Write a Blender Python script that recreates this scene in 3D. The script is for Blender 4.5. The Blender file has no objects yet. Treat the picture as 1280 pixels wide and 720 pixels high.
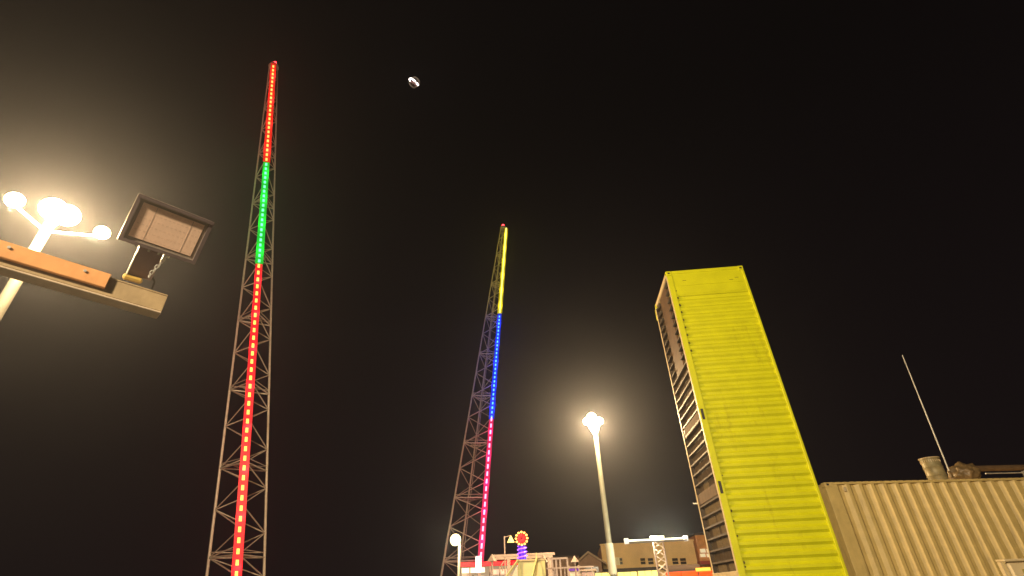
import bpy, bmesh, math, random
from mathutils import Vector, Matrix
random.seed(7)
R = math.radians
sc = bpy.context.scene
C = sc.collection

# ------------------------------------------------------------------ camera
F_PX = 612.0; CX, CY = 640.0, 360.0; VPX, VPY = 599.0, -623.0     # lens and the point where verticals meet, in photo pixels
CAM_H = 2.85
up = Vector((VPX-CX, -(VPY-CY), -F_PX)).normalized()
fw = Vector((0, 0, -1)); fh = (fw - up*fw.dot(up)).normalized(); rt = fh.cross(up)
ROT = Matrix((rt, fh, up))                                        # camera axes -> world axes
cam = bpy.data.objects.new('camera', bpy.data.cameras.new('camera'))
C.objects.link(cam); sc.camera = cam
cam.matrix_world = Matrix.Translation((0, 0, CAM_H)) @ ROT.to_4x4()
cam.data.sensor_width = 36; cam.data.lens = 36*F_PX/1280
cam.data.clip_start = 0.05; cam.data.clip_end = 6000

def ray(x, y): return (ROT @ Vector((x-CX, -(y-CY), -F_PX))).normalized()
def at(x, y, D):                                                   # point seen at a pixel, D metres away along the ground
    d = ray(x, y); return Vector((0, 0, CAM_H)) + d*(D/math.hypot(d.x, d.y))

# ------------------------------------------------------------------ world, exposure
w = bpy.data.worlds.new('World'); sc.world = w; w.use_nodes = True
nt = w.node_tree; bg = nt.nodes['Background']
tc = nt.nodes.new('ShaderNodeTexCoord'); sep = nt.nodes.new('ShaderNodeSeparateXYZ')
rmp = nt.nodes.new('ShaderNodeValToRGB')
nt.links.new(tc.outputs['Generated'], sep.inputs[0]); nt.links.new(sep.outputs['Z'], rmp.inputs[0])
rmp.color_ramp.elements[0].position = 0.0; rmp.color_ramp.elements[0].color = (.0075, .0048, .0052, 1)
rmp.color_ramp.elements[1].position = 0.75; rmp.color_ramp.elements[1].color = (.0024, .0017, .0018, 1)
nt.links.new(rmp.outputs[0], bg.inputs[0]); bg.inputs[1].default_value = 1.0
sc.view_settings.view_transform = 'Standard'; sc.view_settings.look = 'None'
sc.view_settings.exposure = 0; sc.view_settings.gamma = 1
sc.cycles.volume_step_rate = 4; sc.cycles.volume_bounces = 0
sc.cycles.max_bounces = 6; sc.cycles.sample_clamp_indirect = 3
sc.cycles.use_denoising = True

# ------------------------------------------------------------------ materials
MATS = {}
def mat(name, col, rough=.6, metal=0, var=.12, scale=6, bump=.15, dirt=None, dirt_amt=0.0, streak=False):
    if name in MATS: return MATS[name]
    m = bpy.data.materials.new(name); m.use_nodes = True; n = m.node_tree; N = n.nodes; L = n.links
    p = N['Principled BSDF']; p.inputs['Roughness'].default_value = rough; p.inputs['Metallic'].default_value = metal
    t = N.new('ShaderNodeTexCoord'); mp = N.new('ShaderNodeMapping'); L.new(t.outputs['Object'], mp.inputs[0])
    no = N.new('ShaderNodeTexNoise'); no.inputs['Scale'].default_value = scale; no.inputs['Detail'].default_value = 8; L.new(mp.outputs[0], no.inputs[0])
    r = N.new('ShaderNodeMapRange'); r.inputs['From Min'].default_value = .3; r.inputs['From Max'].default_value = .7
    r.inputs['To Min'].default_value = 1-var; r.inputs['To Max'].default_value = 1+var; L.new(no.outputs[0], r.inputs['Value'])
    mul = N.new('ShaderNodeMix'); mul.data_type = 'RGBA'; mul.blend_type = 'MULTIPLY'; mul.inputs[0].default_value = 1
    mul.inputs[6].default_value = (*col, 1); L.new(r.outputs[0], mul.inputs[7])
    out = mul.outputs[2]
    if dirt:
        n2 = N.new('ShaderNodeTexNoise'); n2.inputs['Scale'].default_value = scale*.35; n2.inputs['Detail'].default_value = 10; n2.inputs['Roughness'].default_value = .7
        mp2 = N.new('ShaderNodeMapping'); L.new(t.outputs['Object'], mp2.inputs[0]); L.new(mp2.outputs[0], n2.inputs[0])
        if streak: mp2.inputs['Scale'].default_value = (3.5, 3.5, .5)
        r2 = N.new('ShaderNodeMapRange'); r2.inputs['From Min'].default_value = .56; r2.inputs['From Max'].default_value = .72
        r2.inputs['To Max'].default_value = dirt_amt; L.new(n2.outputs[0], r2.inputs['Value'])
        mx = N.new('ShaderNodeMix'); mx.data_type = 'RGBA'; L.new(r2.outputs[0], mx.inputs[0]); L.new(out, mx.inputs[6]); mx.inputs[7].default_value = (*dirt, 1)
        out = mx.outputs[2]
    L.new(out, p.inputs['Base Color'])
    if bump:
        b = N.new('ShaderNodeBump'); b.inputs['Strength'].default_value = bump; b.inputs['Distance'].default_value = .01
        n3 = N.new('ShaderNodeTexNoise'); n3.inputs['Scale'].default_value = scale*5; L.new(t.outputs['Object'], n3.inputs[0])
        L.new(n3.outputs[0], b.inputs['Height']); L.new(b.outputs[0], p.inputs['Normal'])
    MATS[name] = m; return m
def emit(name, col, s, base=None):
    if name in MATS: return MATS[name]
    m = bpy.data.materials.new(name); m.use_nodes = True; p = m.node_tree.nodes['Principled BSDF']
    p.inputs['Base Color'].default_value = (*(base or [c*.5 for c in col]), 1); p.inputs['Emission Color'].default_value = (*col, 1)
    p.inputs['Emission Strength'].default_value = s; p.inputs['Roughness'].default_value = .4
    MATS[name] = m; return m

yellow = mat('yellow_green_paint', (.62, .615, .003), .5, 0, .07, 2.2, .12, (.2, .13, .01), .35, streak=True)
cream = mat('cream_paint', (.62, .47, .26), .55, 0, .1, 5, .2, (.2, .1, .04), .5)
beige = mat('beige_paint', (.66, .47, .17), .55, 0, .09, 4, .15, (.22, .12, .04), .5, streak=True)
under = mat('dark_underseal', (.05, .028, .012), .7, 0, .3, 5, .3, (.3, .2, .09), .5)
plywood = mat('stained_floor_ply', (.075, .045, .018), .75, 0, .35, 3, .3, (.06, .035, .015), .8)
weath = mat('weathered_grey_pole', (.09, .085, .07), .6, 0, .15, 4, .2)
galv = mat('galvanised_steel', (.55, .53, .48), .45, .3, .12, 9, .15)
steel = mat('tower_steel', (.50, .42, .36), .5, .2, .12, 4, .1)
polep = mat('mast_paint', (.42, .40, .33), .5, 0, .1, 3, .12, (.3, .25, .16), .4)
dark = mat('dark_metal', (.045, .038, .033), .5, .2, .2, 8, .2)
frame_m = mat('floodlight_housing', (.20, .15, .13), .5, .1, .12, 12, .1)
lens_m = mat('floodlight_lens', (.88, .60, .44), .35, 0, .05, 14, .03, (.7, .48, .36), .4)
wood = mat('orange_board', (.72, .33, .12), .6, 0, .12, 5, .2, (.45, .2, .08), .35)
beam_m = mat('tan_beam_paint', (.40, .28, .15), .6, 0, .14, 6, .25, (.22, .13, .06), .6)
asphalt = mat('asphalt', (.05, .05, .05), .85, 0, .25, 2.5, .4, (.09, .08, .07), .5)
plaster = mat('tan_plaster', (.72, .50, .22), .85, 0, .08, 1.2, .1, (.42, .28, .14), .35)
brickm = mat('orange_brick_wall', (.58, .26, .08), .85, 0, .2, 2.5, .1)
housem = mat('brown_weatherboard', (.24, .15, .10), .85, 0, .15, 2, .1)
roofm = mat('dark_roof', (.06, .045, .04), .85, 0, .2, 3, .1)
glassd = mat('dark_window_glass', (.03, .02, .015), .15, 0, .1, 3, 0)
whitep = mat('white_timber_paint', (.40, .30, .27), .6, 0, .1, 5, .1)
tarp = mat('brown_tarpaulin', (.22, .14, .06), .45, 0, .4, 5, .8, (.4, .28, .13), .5)
pipe_m = mat('rusty_pipe', (.20, .12, .06), .55, .2, .2, 4, .2)
lampglow = emit('lit_lamp_face', (1, .78, .34), 4)
smalllamp = emit('small_lit_lamp', (1, .80, .35), 6)

# ------------------------------------------------------------------ mesh helpers
class MB:
    def __init__(s): s.v = []; s.f = []
    def box(s, lo, hi, M=None):
        x0, y0, z0 = lo; x1, y1, z1 = hi
        c = [(x0,y0,z0),(x1,y0,z0),(x1,y1,z0),(x0,y1,z0),(x0,y0,z1),(x1,y0,z1),(x1,y1,z1),(x0,y1,z1)]
        s.add([Vector(p) for p in c], [(0,3,2,1),(4,5,6,7),(0,1,5,4),(1,2,6,5),(2,3,7,6),(3,0,4,7)], M); return s
    def add(s, vs, fs, M=None):
        b = len(s.v)
        for p in vs: s.v.append(tuple(M @ Vector(p)) if M else tuple(p))
        for f in fs: s.f.append(tuple(i+b for i in f))
        return s
    def tube(s, a, b, r0, r1=None, n=8, cap=True):
        a = Vector(a); b = Vector(b); r1 = r0 if r1 is None else r1
        d = (b-a).normalized(); u = d.orthogonal().normalized(); w_ = d.cross(u)
        vs = [p + (u*math.cos(t*2*math.pi/n) + w_*math.sin(t*2*math.pi/n))*r for p, r in ((a, r0), (b, r1)) for t in range(n)]
        fs = [(i, (i+1) % n, n+(i+1) % n, n+i) for i in range(n)]
        if cap: fs += [tuple(range(n))[::-1], tuple(range(n, 2*n))]
        s.add(vs, fs); return s
    def bar(s, a, b, wd, th, upv=(0, 0, 1)):                      # rectangular bar from a to b
        a = Vector(a); b = Vector(b); d = b-a; L = d.length; d.normalize()
        x = d.cross(Vector(upv)); x = x.normalized() if x.length > 1e-4 else d.orthogonal().normalized()
        y = x.cross(d)
        M = Matrix((x, d, y)).transposed().to_4x4(); M.translation = a
        s.box((-wd/2, 0, -th/2), (wd/2, L, th/2), M); return s
    def lathe(s, prof, n=24, M=None):
        vs = []; fs = []
        for r, z in prof:
            for i in range(n): a = i*2*math.pi/n; vs.append(Vector((r*math.cos(a), r*math.sin(a), z)))
        for k in range(len(prof)-1):
            for i in range(n): fs.append((k*n+i, k*n+(i+1) % n, (k+1)*n+(i+1) % n, (k+1)*n+i))
        s.add(vs, fs, M); return s
    def mesh(s, name, m, smooth=False, bevel=0):
        me = bpy.data.meshes.new(name); me.from_pydata(s.v, [], s.f); me.materials.append(m)
        if bevel:
            bm = bmesh.new(); bm.from_mesh(me)
            bmesh.ops.bevel(bm, geom=bm.edges[:], offset=bevel, segments=1, affect='EDGES', clamp_overlap=True)
            bm.to_mesh(me); bm.free()
        if smooth:
            for p in me.polygons: p.use_smooth = True
            try: me.set_sharp_from_angle(angle=R(40))
            except Exception: pass
        me.update(); return me
def ob(name, me, parent=None, M=None, label=None, kind=None):
    o = bpy.data.objects.new(name, me); C.objects.link(o)
    if parent: o.parent = parent
    if M is not None: o.matrix_basis = M
    if label: o['label'] = label
    if kind: o['kind'] = kind
    return o
def part(name, mb, m, parent, smooth=False, bevel=0, label=None, kind=None):
    return ob(name, mb.mesh(name, m, smooth, bevel), parent, None, label, kind)
def thing(name, loc, label, cat, rz=0, group=None):
    o = bpy.data.objects.new(name, None); C.objects.link(o); o.location = loc; o.rotation_euler = (0, 0, rz)
    o.empty_display_size = .3; o['label'] = label; o['category'] = cat
    if group: o['group'] = group
    return o
UNIT = {}
def unit_tube(m, n=6):
    k = (m.name, n)
    if k not in UNIT: UNIT[k] = MB().tube((0,0,0), (0,0,1), 1, 1, n).mesh('tube_'+m.name, m)
    return UNIT[k]
def strut(name, a, b, r, m, parent, n=6):
    a = Vector(a); b = Vector(b); d = b-a
    M = Matrix.Translation(a) @ d.to_track_quat('Z', 'Y').to_matrix().to_4x4() @ Matrix.Diagonal((r, r, d.length, 1))
    return ob(name, unit_tube(m, n), parent, M)
def unit_box(m):
    k = (m.name, 'box')
    if k not in UNIT: UNIT[k] = MB().box((-.5,-.5,-.5), (.5,.5,.5)).mesh('block_'+m.name, m)
    return UNIT[k]
def block(name, lo, hi, m, parent, label=None):
    lo = Vector(lo); hi = Vector(hi); c = (lo+hi)/2; s = hi-lo
    return ob(name, unit_box(m), parent, Matrix.Translation(c) @ Matrix.Diagonal((s.x, s.y, s.z, 1)), label)

# ------------------------------------------------------------------ ground and haze
g = MB().box((-900, -400, -.5), (900, 2200, 0)); gr = ob('ground', g.mesh('ground', asphalt), kind='structure')
hz = MB().box((-110, -60, -1.5), (110, 170, 90))
hm = bpy.data.materials.new('haze'); hm.use_nodes = True; hn = hm.node_tree; hn.nodes.remove(hn.nodes['Principled BSDF'])
pv = hn.nodes.new('ShaderNodeVolumePrincipled'); pv.inputs['Color'].default_value = (.84, .86, 1, 1); pv.inputs['Density'].default_value = .00095
pv.inputs['Anisotropy'].default_value = .84
hn.links.new(pv.outputs[0], hn.nodes['Material Output'].inputs['Volume'])
ob('haze', hz.mesh('haze', hm), kind='stuff')

# ------------------------------------------------------------------ floodlight masts
def lamp_light(name, P, watts, parent, r=.25, col=(1, .76, .42)):
    l = bpy.data.lights.new(name, 'POINT'); l.energy = watts; l.color = col; l.shadow_soft_size = r
    o = bpy.data.objects.new(name, l); C.objects.link(o); o.location = P
    if parent: o.parent = parent
    return o
def mast(base, height, r0, r1, rz, heads, label, watts, collar=None, pm=polep, lcol=(1, .70, .34), group='floodlight masts'):
    t = thing('floodlight_mast', base, label, 'light pole', rz, group)
    part('pole', MB().tube((0,0,0), (0,0,height), r0, r1, 16), pm, t, True)
    part('base_plate', MB().lathe([(0,.06),(r0*2.2,.06),(r0*2.2,.0)], 16).lathe([(r0*1.25,.3),(r0*1.5,.06)], 16), galv, t)
    if collar: part('collar', MB().tube((0,0,collar), (0,0,collar+1.3), r0*1.28, r0*1.22, 16), polep, t, True)
    for (hx, hy, hz_, hr) in heads:
        P = Vector((hx, hy, height+hz_))
        strut('bracket_arm', (0, 0, height-.25), P - Vector((0, 0, .12)), .035, galv, t)
        d = Vector((-.12*math.copysign(1, hx) if abs(hx) > .1 else 0, -1, -.9)).normalized()
        q = d.to_track_quat('Z', 'Y').to_matrix().to_4x4()
        M = Matrix.Translation(P) @ q
        h = part('lamp_head', MB().lathe([(0,-.22*hr/.3),(hr*.35,-.2*hr/.3),(hr*.8,-.05),(hr*1.06,.02),(hr*1.06,.06),(hr*.97,.06)], 20, M), dark if hy > 5 else galv, t, True)
        part('lamp_lens', MB().lathe([(0,.10),(hr*.6,.085),(hr*.95,.05)], 20, M), lampglow, h, True)
        lamp_light('lamp_light', P + d*.6, watts*(hr/.3)**2, t, .2, lcol)
    return t
L1 = at(0, 385, 15.0); top1 = at(47, 274, 15.0)
mast((L1.x, L1.y, 0), top1.z, .15, .11, R(50), [(-.78,-.1,.24,.18), (-.08,-.14,.36,.27), (.20,.0,.42,.27), (1.0,-.1,.24,.17)],
     'tall pale floodlight pole on the left with a cluster of glaring lamps', 5200, pm=weath)
L2 = at(764, 700, 27.0); top2 = at(746, 541, 27.0)
mast((L2.x, L2.y, 0), top2.z, .155, .115, R(-9), [(-.38,-.1,.66,.20), (-.1,-.1,.86,.24), (.30,-.1,.62,.20), (.12,.2,.5,.15)],
     'tall slim floodlight pole in the middle distance left of the yellow container', 5500, pm=mat('grey_mast', (.16, .155, .12), .5, 0, .12, 3, .12), collar=at(768, 712, 27).z-.2)
mast((-6, -13, 0), 9.5, .15, .11, R(190), [(-.6,-.1,.3,.28), (.0,-.1,.45,.3), (.6,-.1,.3,.28)],
     'floodlight pole standing behind the viewer', 10500, lcol=(1, .83, .56))

# ------------------------------------------------------------------ slingshot towers
def tower(base, topc, phi, R0, R1, sections, label, H_top, bstr=.6):
    base = Vector(base); topc = Vector(topc); ax = topc-base
    t = thing('ride_tower', base, label, 'ride tower', 0, 'lattice towers of the slingshot ride')
    def pt(k, f, scale=1.0):                                       # leg k at height fraction f
        a = phi + k*2*math.pi/3; rr = (R0 + (R1-R0)*f)*scale
        return ax*f + Vector((math.cos(a)*rr, math.sin(a)*rr, 0))
    for k in range(3): part('leg', MB().tube(pt(k, 0), pt(k, 1), .10, .06, 8), steel, t, True)
    n = 9
    for s in range(n+1):
        f = s/n
        rb = MB()
        for k in range(3):
            rb.tube(pt(k, f), pt((k+1) % 3, f), .055, .055, 6)
            if 0 < s < n:
                rb.tube(pt(k, f+.006), pt((k+1) % 3, f+.006), .03, .03, 5)
                rb.tube((pt(k, f)+pt((k+1) % 3, f))/2, (pt((k+1) % 3, f)+pt((k+2) % 3, f))/2, .04, .04, 5)
        part('ring_frame', rb, steel, t)
    for s in range(n):
        for k in range(3):
            a, b = k, (k+1) % 3
            f0, d = s/n, 1/n
            if k == 1: a, b = b, a
            seq = [(a, 0), (b, .27), (a, .52), (b, .79), (a, 1.0)]
            for (k0, g0), (k1, g1) in zip(seq, seq[1:]):
                strut('brace', pt(k0, f0+g0*d), pt(k1, f0+g1*d), .042, steel, t, 5)
    off = Vector((.12, .05, 0))
    for s in (-1, 1): strut('centre_cable', off*s, ax*.985 + off*s*.6, .03, steel, t, 5)
    part('base_block', MB().box((-R0-.5, -R0-.5, 0), (R0+.5, R0+.5, .35)), galv, t, bevel=.03)
    hd = MB().tube(ax, ax+Vector((0,0,.35)), R1*1.1, R1*.9, 10)
    part('head_plate', hd, steel, t)
    bc = part('beacon', MB().lathe([(0,.0),(.16,.02),(.2,.18),(.15,.34),(0,.4)], 12, Matrix.Translation(ax+Vector((0,0,.42)))), emit('red_beacon', (1, .03, .04), 14), t, True)
    part('beacon_stem', MB().tube(ax+Vector((0,0,.3)), ax+Vector((0,0,.44)), .06, .06, 8), steel, bc)
    # LED halo built as a glowing slab up leg 0, facing the midway
    out = Vector((math.cos(phi), math.sin(phi), 0))
    face = Vector((-base.x*.55, -base.y, 0)).normalized(); side = face.cross(Vector((0, 0, 1)))
    for (f0, f1, band, dot, cn, step, ln) in sections:
        wd0, wd1 = .30, .25
        a = pt(0, f0) + out*.05 + face*.16; b = pt(0, f1) + out*.05 + face*.16
        e = b-a; L = e.length; en = e/L
        def slab(mb, p, q, w0, w1, y0, y1):
            vs = []
            for P_, w_ in ((p, w0), (q, w1)): vs += [P_-side*w_+face*y0, P_+side*w_+face*y0, P_+side*w_+face*y1, P_-side*w_+face*y1]
            mb.add(vs, [(3,2,1,0),(4,5,6,7),(0,1,5,4),(1,2,6,5),(2,3,7,6),(3,0,4,7)])
        mb = MB(); slab(mb, a, b, wd0, wd1, -.05, .04)
        st = part('strip_glow', mb, emit('strip_'+cn, band, bstr), t, label=cn.replace('_', ' ')+' band of glow along the light strip')
        db = MB(); q = .1
        while q < L-.2:
            slab(db, a + en*q, a + en*(q+ln*step), .085, .08, .041, .09)
            q += step
        m_ = max(2, int(L/2.6))
        for i in range(m_):
            lamp_light('strip_light', a + e*((i+.5)/m_) + face*.35, 70, t, .25, [c*.93+.03 for c in band])
        part('led_lamp', db, emit('leds_'+cn, dot, 1.9), st, kind='stuff')
    return t
T1top = at(342, 84, 38.2); T2top = at(629, 286, 57.9)
du = (Vector((T1top.x, T1top.y, 0)) - Vector((T2top.x, T2top.y, 0))).normalized()
T1b = Vector((T1top.x, T1top.y, 0)) - du*8.6; T2b = Vector((T2top.x, T2top.y, 0)) + du*8.6
def frac(base, topc, phi, R0, R1, y):                              # height fraction at which leg 0 shows at photo row y
    lo, hi = 0., 1.
    for _ in range(40):
        f = (lo+hi)/2; a = Vector(base) + (Vector(topc)-Vector(base))*f + Vector((math.cos(phi), math.sin(phi), 0))*((R0+(R1-R0)*f))
        c = ROT.transposed() @ (a-Vector((0,0,CAM_H))); py = CY - F_PX*c.y/-c.z
        if py > y: lo = f
        else: hi = f
    return f
ph1, ph2 = R(-62), R(-20); g1 = (2.1, .45)
a1 = [frac(T1b, T1top, ph1, *g1, y) for y in (332, 205)]
a2 = [frac(T2b, T2top, ph2, *g1, y) for y in (525, 393)]
tower(T1b, T1top, ph1, *g1, [(.01, a1[0], (1, .012, .03), (1, .62, .10), 'red', .62, .5), (a1[0]+.001, a1[1], (.0, .62, .04), (.15, 1, .45), 'green', .5, .5),
      (a1[1]+.001, .995, (.95, .02, .01), (1, .50, .10), 'orange_red', .55, .5)],
      'left and nearer lattice ride tower with green lights between red lights', 50)
tower(T2b, T2top, ph2, *g1, [(.01, a2[0], (.75, .0, .13), (1, .42, .70), 'magenta', .74, .6), (a2[0]+.001, a2[1], (.0, .03, .95), (.10, .45, 1), 'blue', .55, .5),
      (a2[1]+.001, .995, (.60, .52, .0), (1, .95, .22), 'yellow', .40, .85)],
      'farther lattice ride tower with yellow, blue and magenta lights', 50)

# ------------------------------------------------------------------ ride capsule thrown up between the towers
cp = at(518, 103, 45.6)
t = thing('ride_capsule', cp, 'small white-lit ride capsule high in the sky between the two towers', 'ride capsule', R(30))
t.rotation_euler = (R(25), R(35), R(20))
fr = MB()
for q in range(3):
    M = Matrix.Rotation(R(60*q), 4, 'Z') @ Matrix.Rotation(R(90), 4, 'X')
    n = 20
    for i in range(n):
        a0, a1_ = i*2*math.pi/n, (i+1)*2*math.pi/n
        fr.tube(M @ Vector((.75*math.cos(a0), .75*math.sin(a0), 0)), M @ Vector((.75*math.cos(a1_), .75*math.sin(a1_), 0)), .035, .035, 6)
part('cage', fr, steel, t)
seat_m = mat('capsule_seat', (.30, .16, .15), .5)
for s in (-1, 1):
    st = part('seat', MB().box((s*.3-.2, -.25, -.35), (s*.3+.2, .25, -.22)).box((s*.3-.2, .15, -.22), (s*.3+.2, .27, .45)), seat_m, t, bevel=.03)
ring = MB(); n = 16
cl = emit('capsule_light', (1, .92, .85), 9)
for i in range(n):
    if i in (4, 5, 12): continue
    a0, a1_ = i*2*math.pi/n*.55+2.6, (i+1)*2*math.pi/n*.55+2.6
    ring.tube((.8*math.cos(a0), .8*math.sin(a0)*.9, -.1), (.8*math.cos(a1_), .8*math.sin(a1_)*.9, -.1), .08, .08, 6)
part('light_ring', ring, cl, t)

# ------------------------------------------------------------------ corrugated sheet
def corrugated(L, z0, z1, depth=.036, pitch=.278, start=0):
    """profile along x, ribs run along z; outer faces at y=0, inner at y=depth"""
    xs = []; x = start
    k = pitch/.278
    while x < L:
        for dx, y in ((0, 0), (.072*k, 0), (.140*k, depth), (.210*k, depth), (.278*k, 0)):
            if x+dx <= L+1e-6: xs.append((x+dx, y))
        x += pitch
    if xs[-1][0] < L-.001: xs.append((L, xs[-1][1]))
    mb = MB(); vs = []; fs = []
    for (x, y) in xs: vs += [Vector((x, y, z0)), Vector((x, y, z1))]
    for i in range(len(xs)-1):
        if xs[i+1][0]-xs[i][0] > 1e-5: fs.append((2*i, 2*i+2, 2*i+3, 2*i+1))
    return vs, fs

# ------------------------------------------------------------------ yellow container standing on its end
CL, CW, CH = 12.19, 2.44, 2.62
_d = ray(832, 339.5); cA = at(832, 339.5, (CL-CAM_H)/(_d.z/math.hypot(_d.x, _d.y)))
th_c = R(-4.0)
t = thing('shipping_container', (cA.x, cA.y, 0), 'yellow-green shipping container standing upright on its end with its underside facing left', 'container', th_c)
# local axes: x = across the yellow side (floor edge at 0, roof edge at CH), y = away from the viewer, z = up (length)
b = .16
def prism(lo, hi, m, name, bev=.008, label=None): return part(name, MB().box(lo, hi), m, t, bevel=bev, label=label)
prism((0.0, 0.0, .18), (b+.02, .06, CL-.18), yellow, 'bottom_side_rail', .01)                 # deep rail with the fork slots
prism((CH-.07, -.004, .18), (CH, .06, CL-.18), yellow, 'top_side_rail')
prism((-.012, .0, .18), (-.001, .10, CL-.18), cream, 'rail_flange', .003)  # cream instead of yellow: orange light on this face put into the paint
prism((-.012, CW-.10, .18), (-.001, CW, CL-.18), cream, 'rail_flange', .003)
prism((0, CW-.06, .18), (b, CW-.001, CL-.18), yellow, 'bottom_side_rail')
prism((.003, CW-.0645, .18), (b-.03, CW-.0605, CL-.18), under, 'rail_dark_plate', .001)  # added plate that only darkens the rail's inner face
prism((.003, .0605, .18), (b-.03, .0645, CL-.18), under, 'rail_dark_plate', .001)
prism((CH-.07, CW-.06, .18), (CH, CW, CL-.18), yellow, 'top_side_rail')
prism((.18, .0, CL-.12), (CH-.18, .12, CL-.002), yellow, 'end_rail')
prism((.18, .0, .002), (CH-.18, .12, .12), yellow, 'end_rail')
prism((.002, .18, CL-.14), (.12, CW-.18, CL-.003), cream, 'end_rail')  # cream as on the flanges: warm light put into the colour
prism((CH-.12, .18, CL-.12), (CH-.002, CW-.18, CL-.003), yellow, 'end_rail')
prism((.18, CW-.12, CL-.12), (CH-.18, CW-.003, CL-.003), yellow, 'end_rail')
# corner castings with oval holes
def casting(x0, y0, z0):
    bm = MB().box((x0, y0, z0), (x0+.178, y0+.162, z0+.178))
    o = part('corner_casting', bm, yellow, t, bevel=.012)
    for (dx, dy, dz, sx, sy, sz) in ((.089, -.001, .089, .05, .004, .03), (-.001 if x0 < 1 else .179, .081, .089, .004, .05, .03)):
        part('casting_hole', MB().box((x0+dx-sx/2*1.4, y0+dy-sy/2, z0+dz-sz), (x0+dx+sx/2*1.4, y0+dy+sy/2, z0+dz+sz)), dark, o)
for x0 in (-.004, CH-.174):
    for y0 in (-.006, CW-.156):
        for z0 in (-.001+.001, CL-.174): casting(x0, y0, z0)
# the corrugated side (ribs horizontal), set back from the rails
vs, fs = corrugated(CL-1.35, 0, 1, depth=.05)
def sideM(y, flip):                                                # profile x -> world z, profile z -> world x
    return lambda v: Vector((b-.03 + v.z*(CH-.05-b+.03), y + v.y*flip, .35 + v.x))
mb = MB(); mb.add([sideM(.018, 1)(v) for v in vs], fs)
mb.add([(b-.03, .018, .13), (CH-.05, .018, .13), (CH-.05, .018, .35), (b-.03, .018, .35)], [(0,1,2,3)])
zt = .35+(CL-1.35)
ly = vs[-1].y+.018
mb.add([(b-.03, ly, zt), (CH-.05, ly, zt), (CH-.05, .018, zt+.07), (b-.03, .018, zt+.07), (CH-.05, .018, CL-.1), (b-.03, .018, CL-.1)], [(0,1,2,3), (3,2,4,5)])
part('corrugated_side', mb, yellow, t)
mb = MB(); mb.add([sideM(CW-.02, -1)(v) for v in vs], fs); part('corrugated_side', mb, yellow, t)
part('roof_panel', MB().box((CH-.03, .05, .12), (CH-.008, CW-.05, CL-.1)), yellow, t)
part('end_panel', MB().box((.1, .1, CL-.05), (CH-.1, CW-.1, CL-.03)), yellow, t)
for z_, hh in ((CL-.62, .012), (CL-1.02, .012)):
    prism((.2, .006, z_), (CH-.08, .0175, z_+hh), yellow, 'panel_seam', .002)
# little dark patches where the rib ends meet the rail
dark_mark = mat('dark_mark_paint', (.07, .05, .01), .8, 0, .4, 20, .3)
rnd = random.Random(3)
for z_ in [CL-.8-i*.278 for i in range(9)] + [4.25, 4.5, 3.9, 3.2, 5.4, 1.3+2.0]:
    s = rnd.uniform(.4, 1)
    n = 9; ang0 = rnd.random()*6
    vv = [Vector((b+.045 + .035*s*math.cos(i*2*math.pi/n)*rnd.uniform(.5, 1.3), .0135, z_+.04*s*math.sin(i*2*math.pi/n)*rnd.uniform(.5, 1.3))) for i in range(n)]
    vv += [v + Vector((0, .006, 0)) for v in vv]
    part('dark_mark', MB().add(vv, [tuple(range(n))] + [(i, i+n, (i+1) % n + n, (i+1) % n) for i in range(n)]), dark_mark, t)
for (x_, z_) in ((2.25, CL-.45), (2.05, CL-.52), (.5, CL-.42)):  # thin dark scratches
    part('dark_mark', MB().box((x_, .011, z_), (x_+.12, .0165, z_+.012)), dark_mark, t)
# fork pockets
for zc in (CL/2-1.0, CL/2+1.03):
    part('fork_slot', MB().box((.035, -.003, zc-.16), (.115, .004, zc+.16)), dark, t)
    part('fork_slot_frame', MB().box((.025, -.006, zc-.175), (.035, .002, zc+.175)).box((.115, -.006, zc-.175), (.125, .002, zc+.175))
         .box((.035, -.006, zc-.175), (.115, .002, zc-.16)).box((.035, -.006, zc+.16), (.115, .002, zc+.175)), yellow, t)
    pk = part('fork_pocket', MB().box((.004, .10, zc-.15), (.012, CW-.30, zc+.15)).box((.0, CW-.22, zc-.15), (.012, CW-.10, zc+.15)), mat('pocket_plate', (.11, .055, .018), .9, 0, .3, 6, .2), t, bevel=.002)
    part('pocket_mouth', MB().box((.0, CW-.29, zc-.12), (.01, CW-.24, zc+.12)), dark, pk)
# crossmembers: thin I sections seen edge on; floor boards behind them
z = .30; k = 0
TUN = CL-3.35
while z < CL-.25:
    if min(abs(z-(CL/2-1.0)), abs(z-(CL/2+1.03))) > .10:
        if z < TUN:
            part('crossmember', MB().box((.004, .066, z), (.012, CW-.066, z+.045)).box((.012, .066, z), (.12, CW-.066, z+.005)), beige if False else mat('crossmember_brown', (.10, .065, .036), .6, 0, .3, 6, .2), t)  # lighter brown than the short members beside the tunnel
        else:
            for (y0, y1) in ((.066, .70), (CW-.70, CW-.066)):
                part('crossmember', MB().box((.004, y0, z), (.012, y1, z+.045)).box((.012, y0, z), (.12, y1, z+.005)), under, t)
    z += .305
nb = 8; bw = (CW-.14)/nb
for i in range(nb):
    o = block('floor_board', (.125 + .003*(i % 2), .07+i*bw+.004, .13), (.15, .07+(i+1)*bw-.004, TUN if 2 <= i <= 5 else CL-.15), plywood, t)
part('gooseneck_tunnel', MB().box((.055, .71, TUN+.01), (.066, CW-.71, CL-.15)).box((.0665, .70, TUN+.01), (.12, .712, CL-.15)).box((.0665, CW-.712, TUN+.01), (.12, CW-.70, CL-.15)), mat('tunnel_plate', (.10, .05, .018), .6, 0, .25, 3, .2, (.1, .05, .02), .6), t)
part('pale_plate', MB().box((-.03, .02, 1.9), (-.014, CW-.02, 3.12)), cream, t, bevel=.003)
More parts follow.
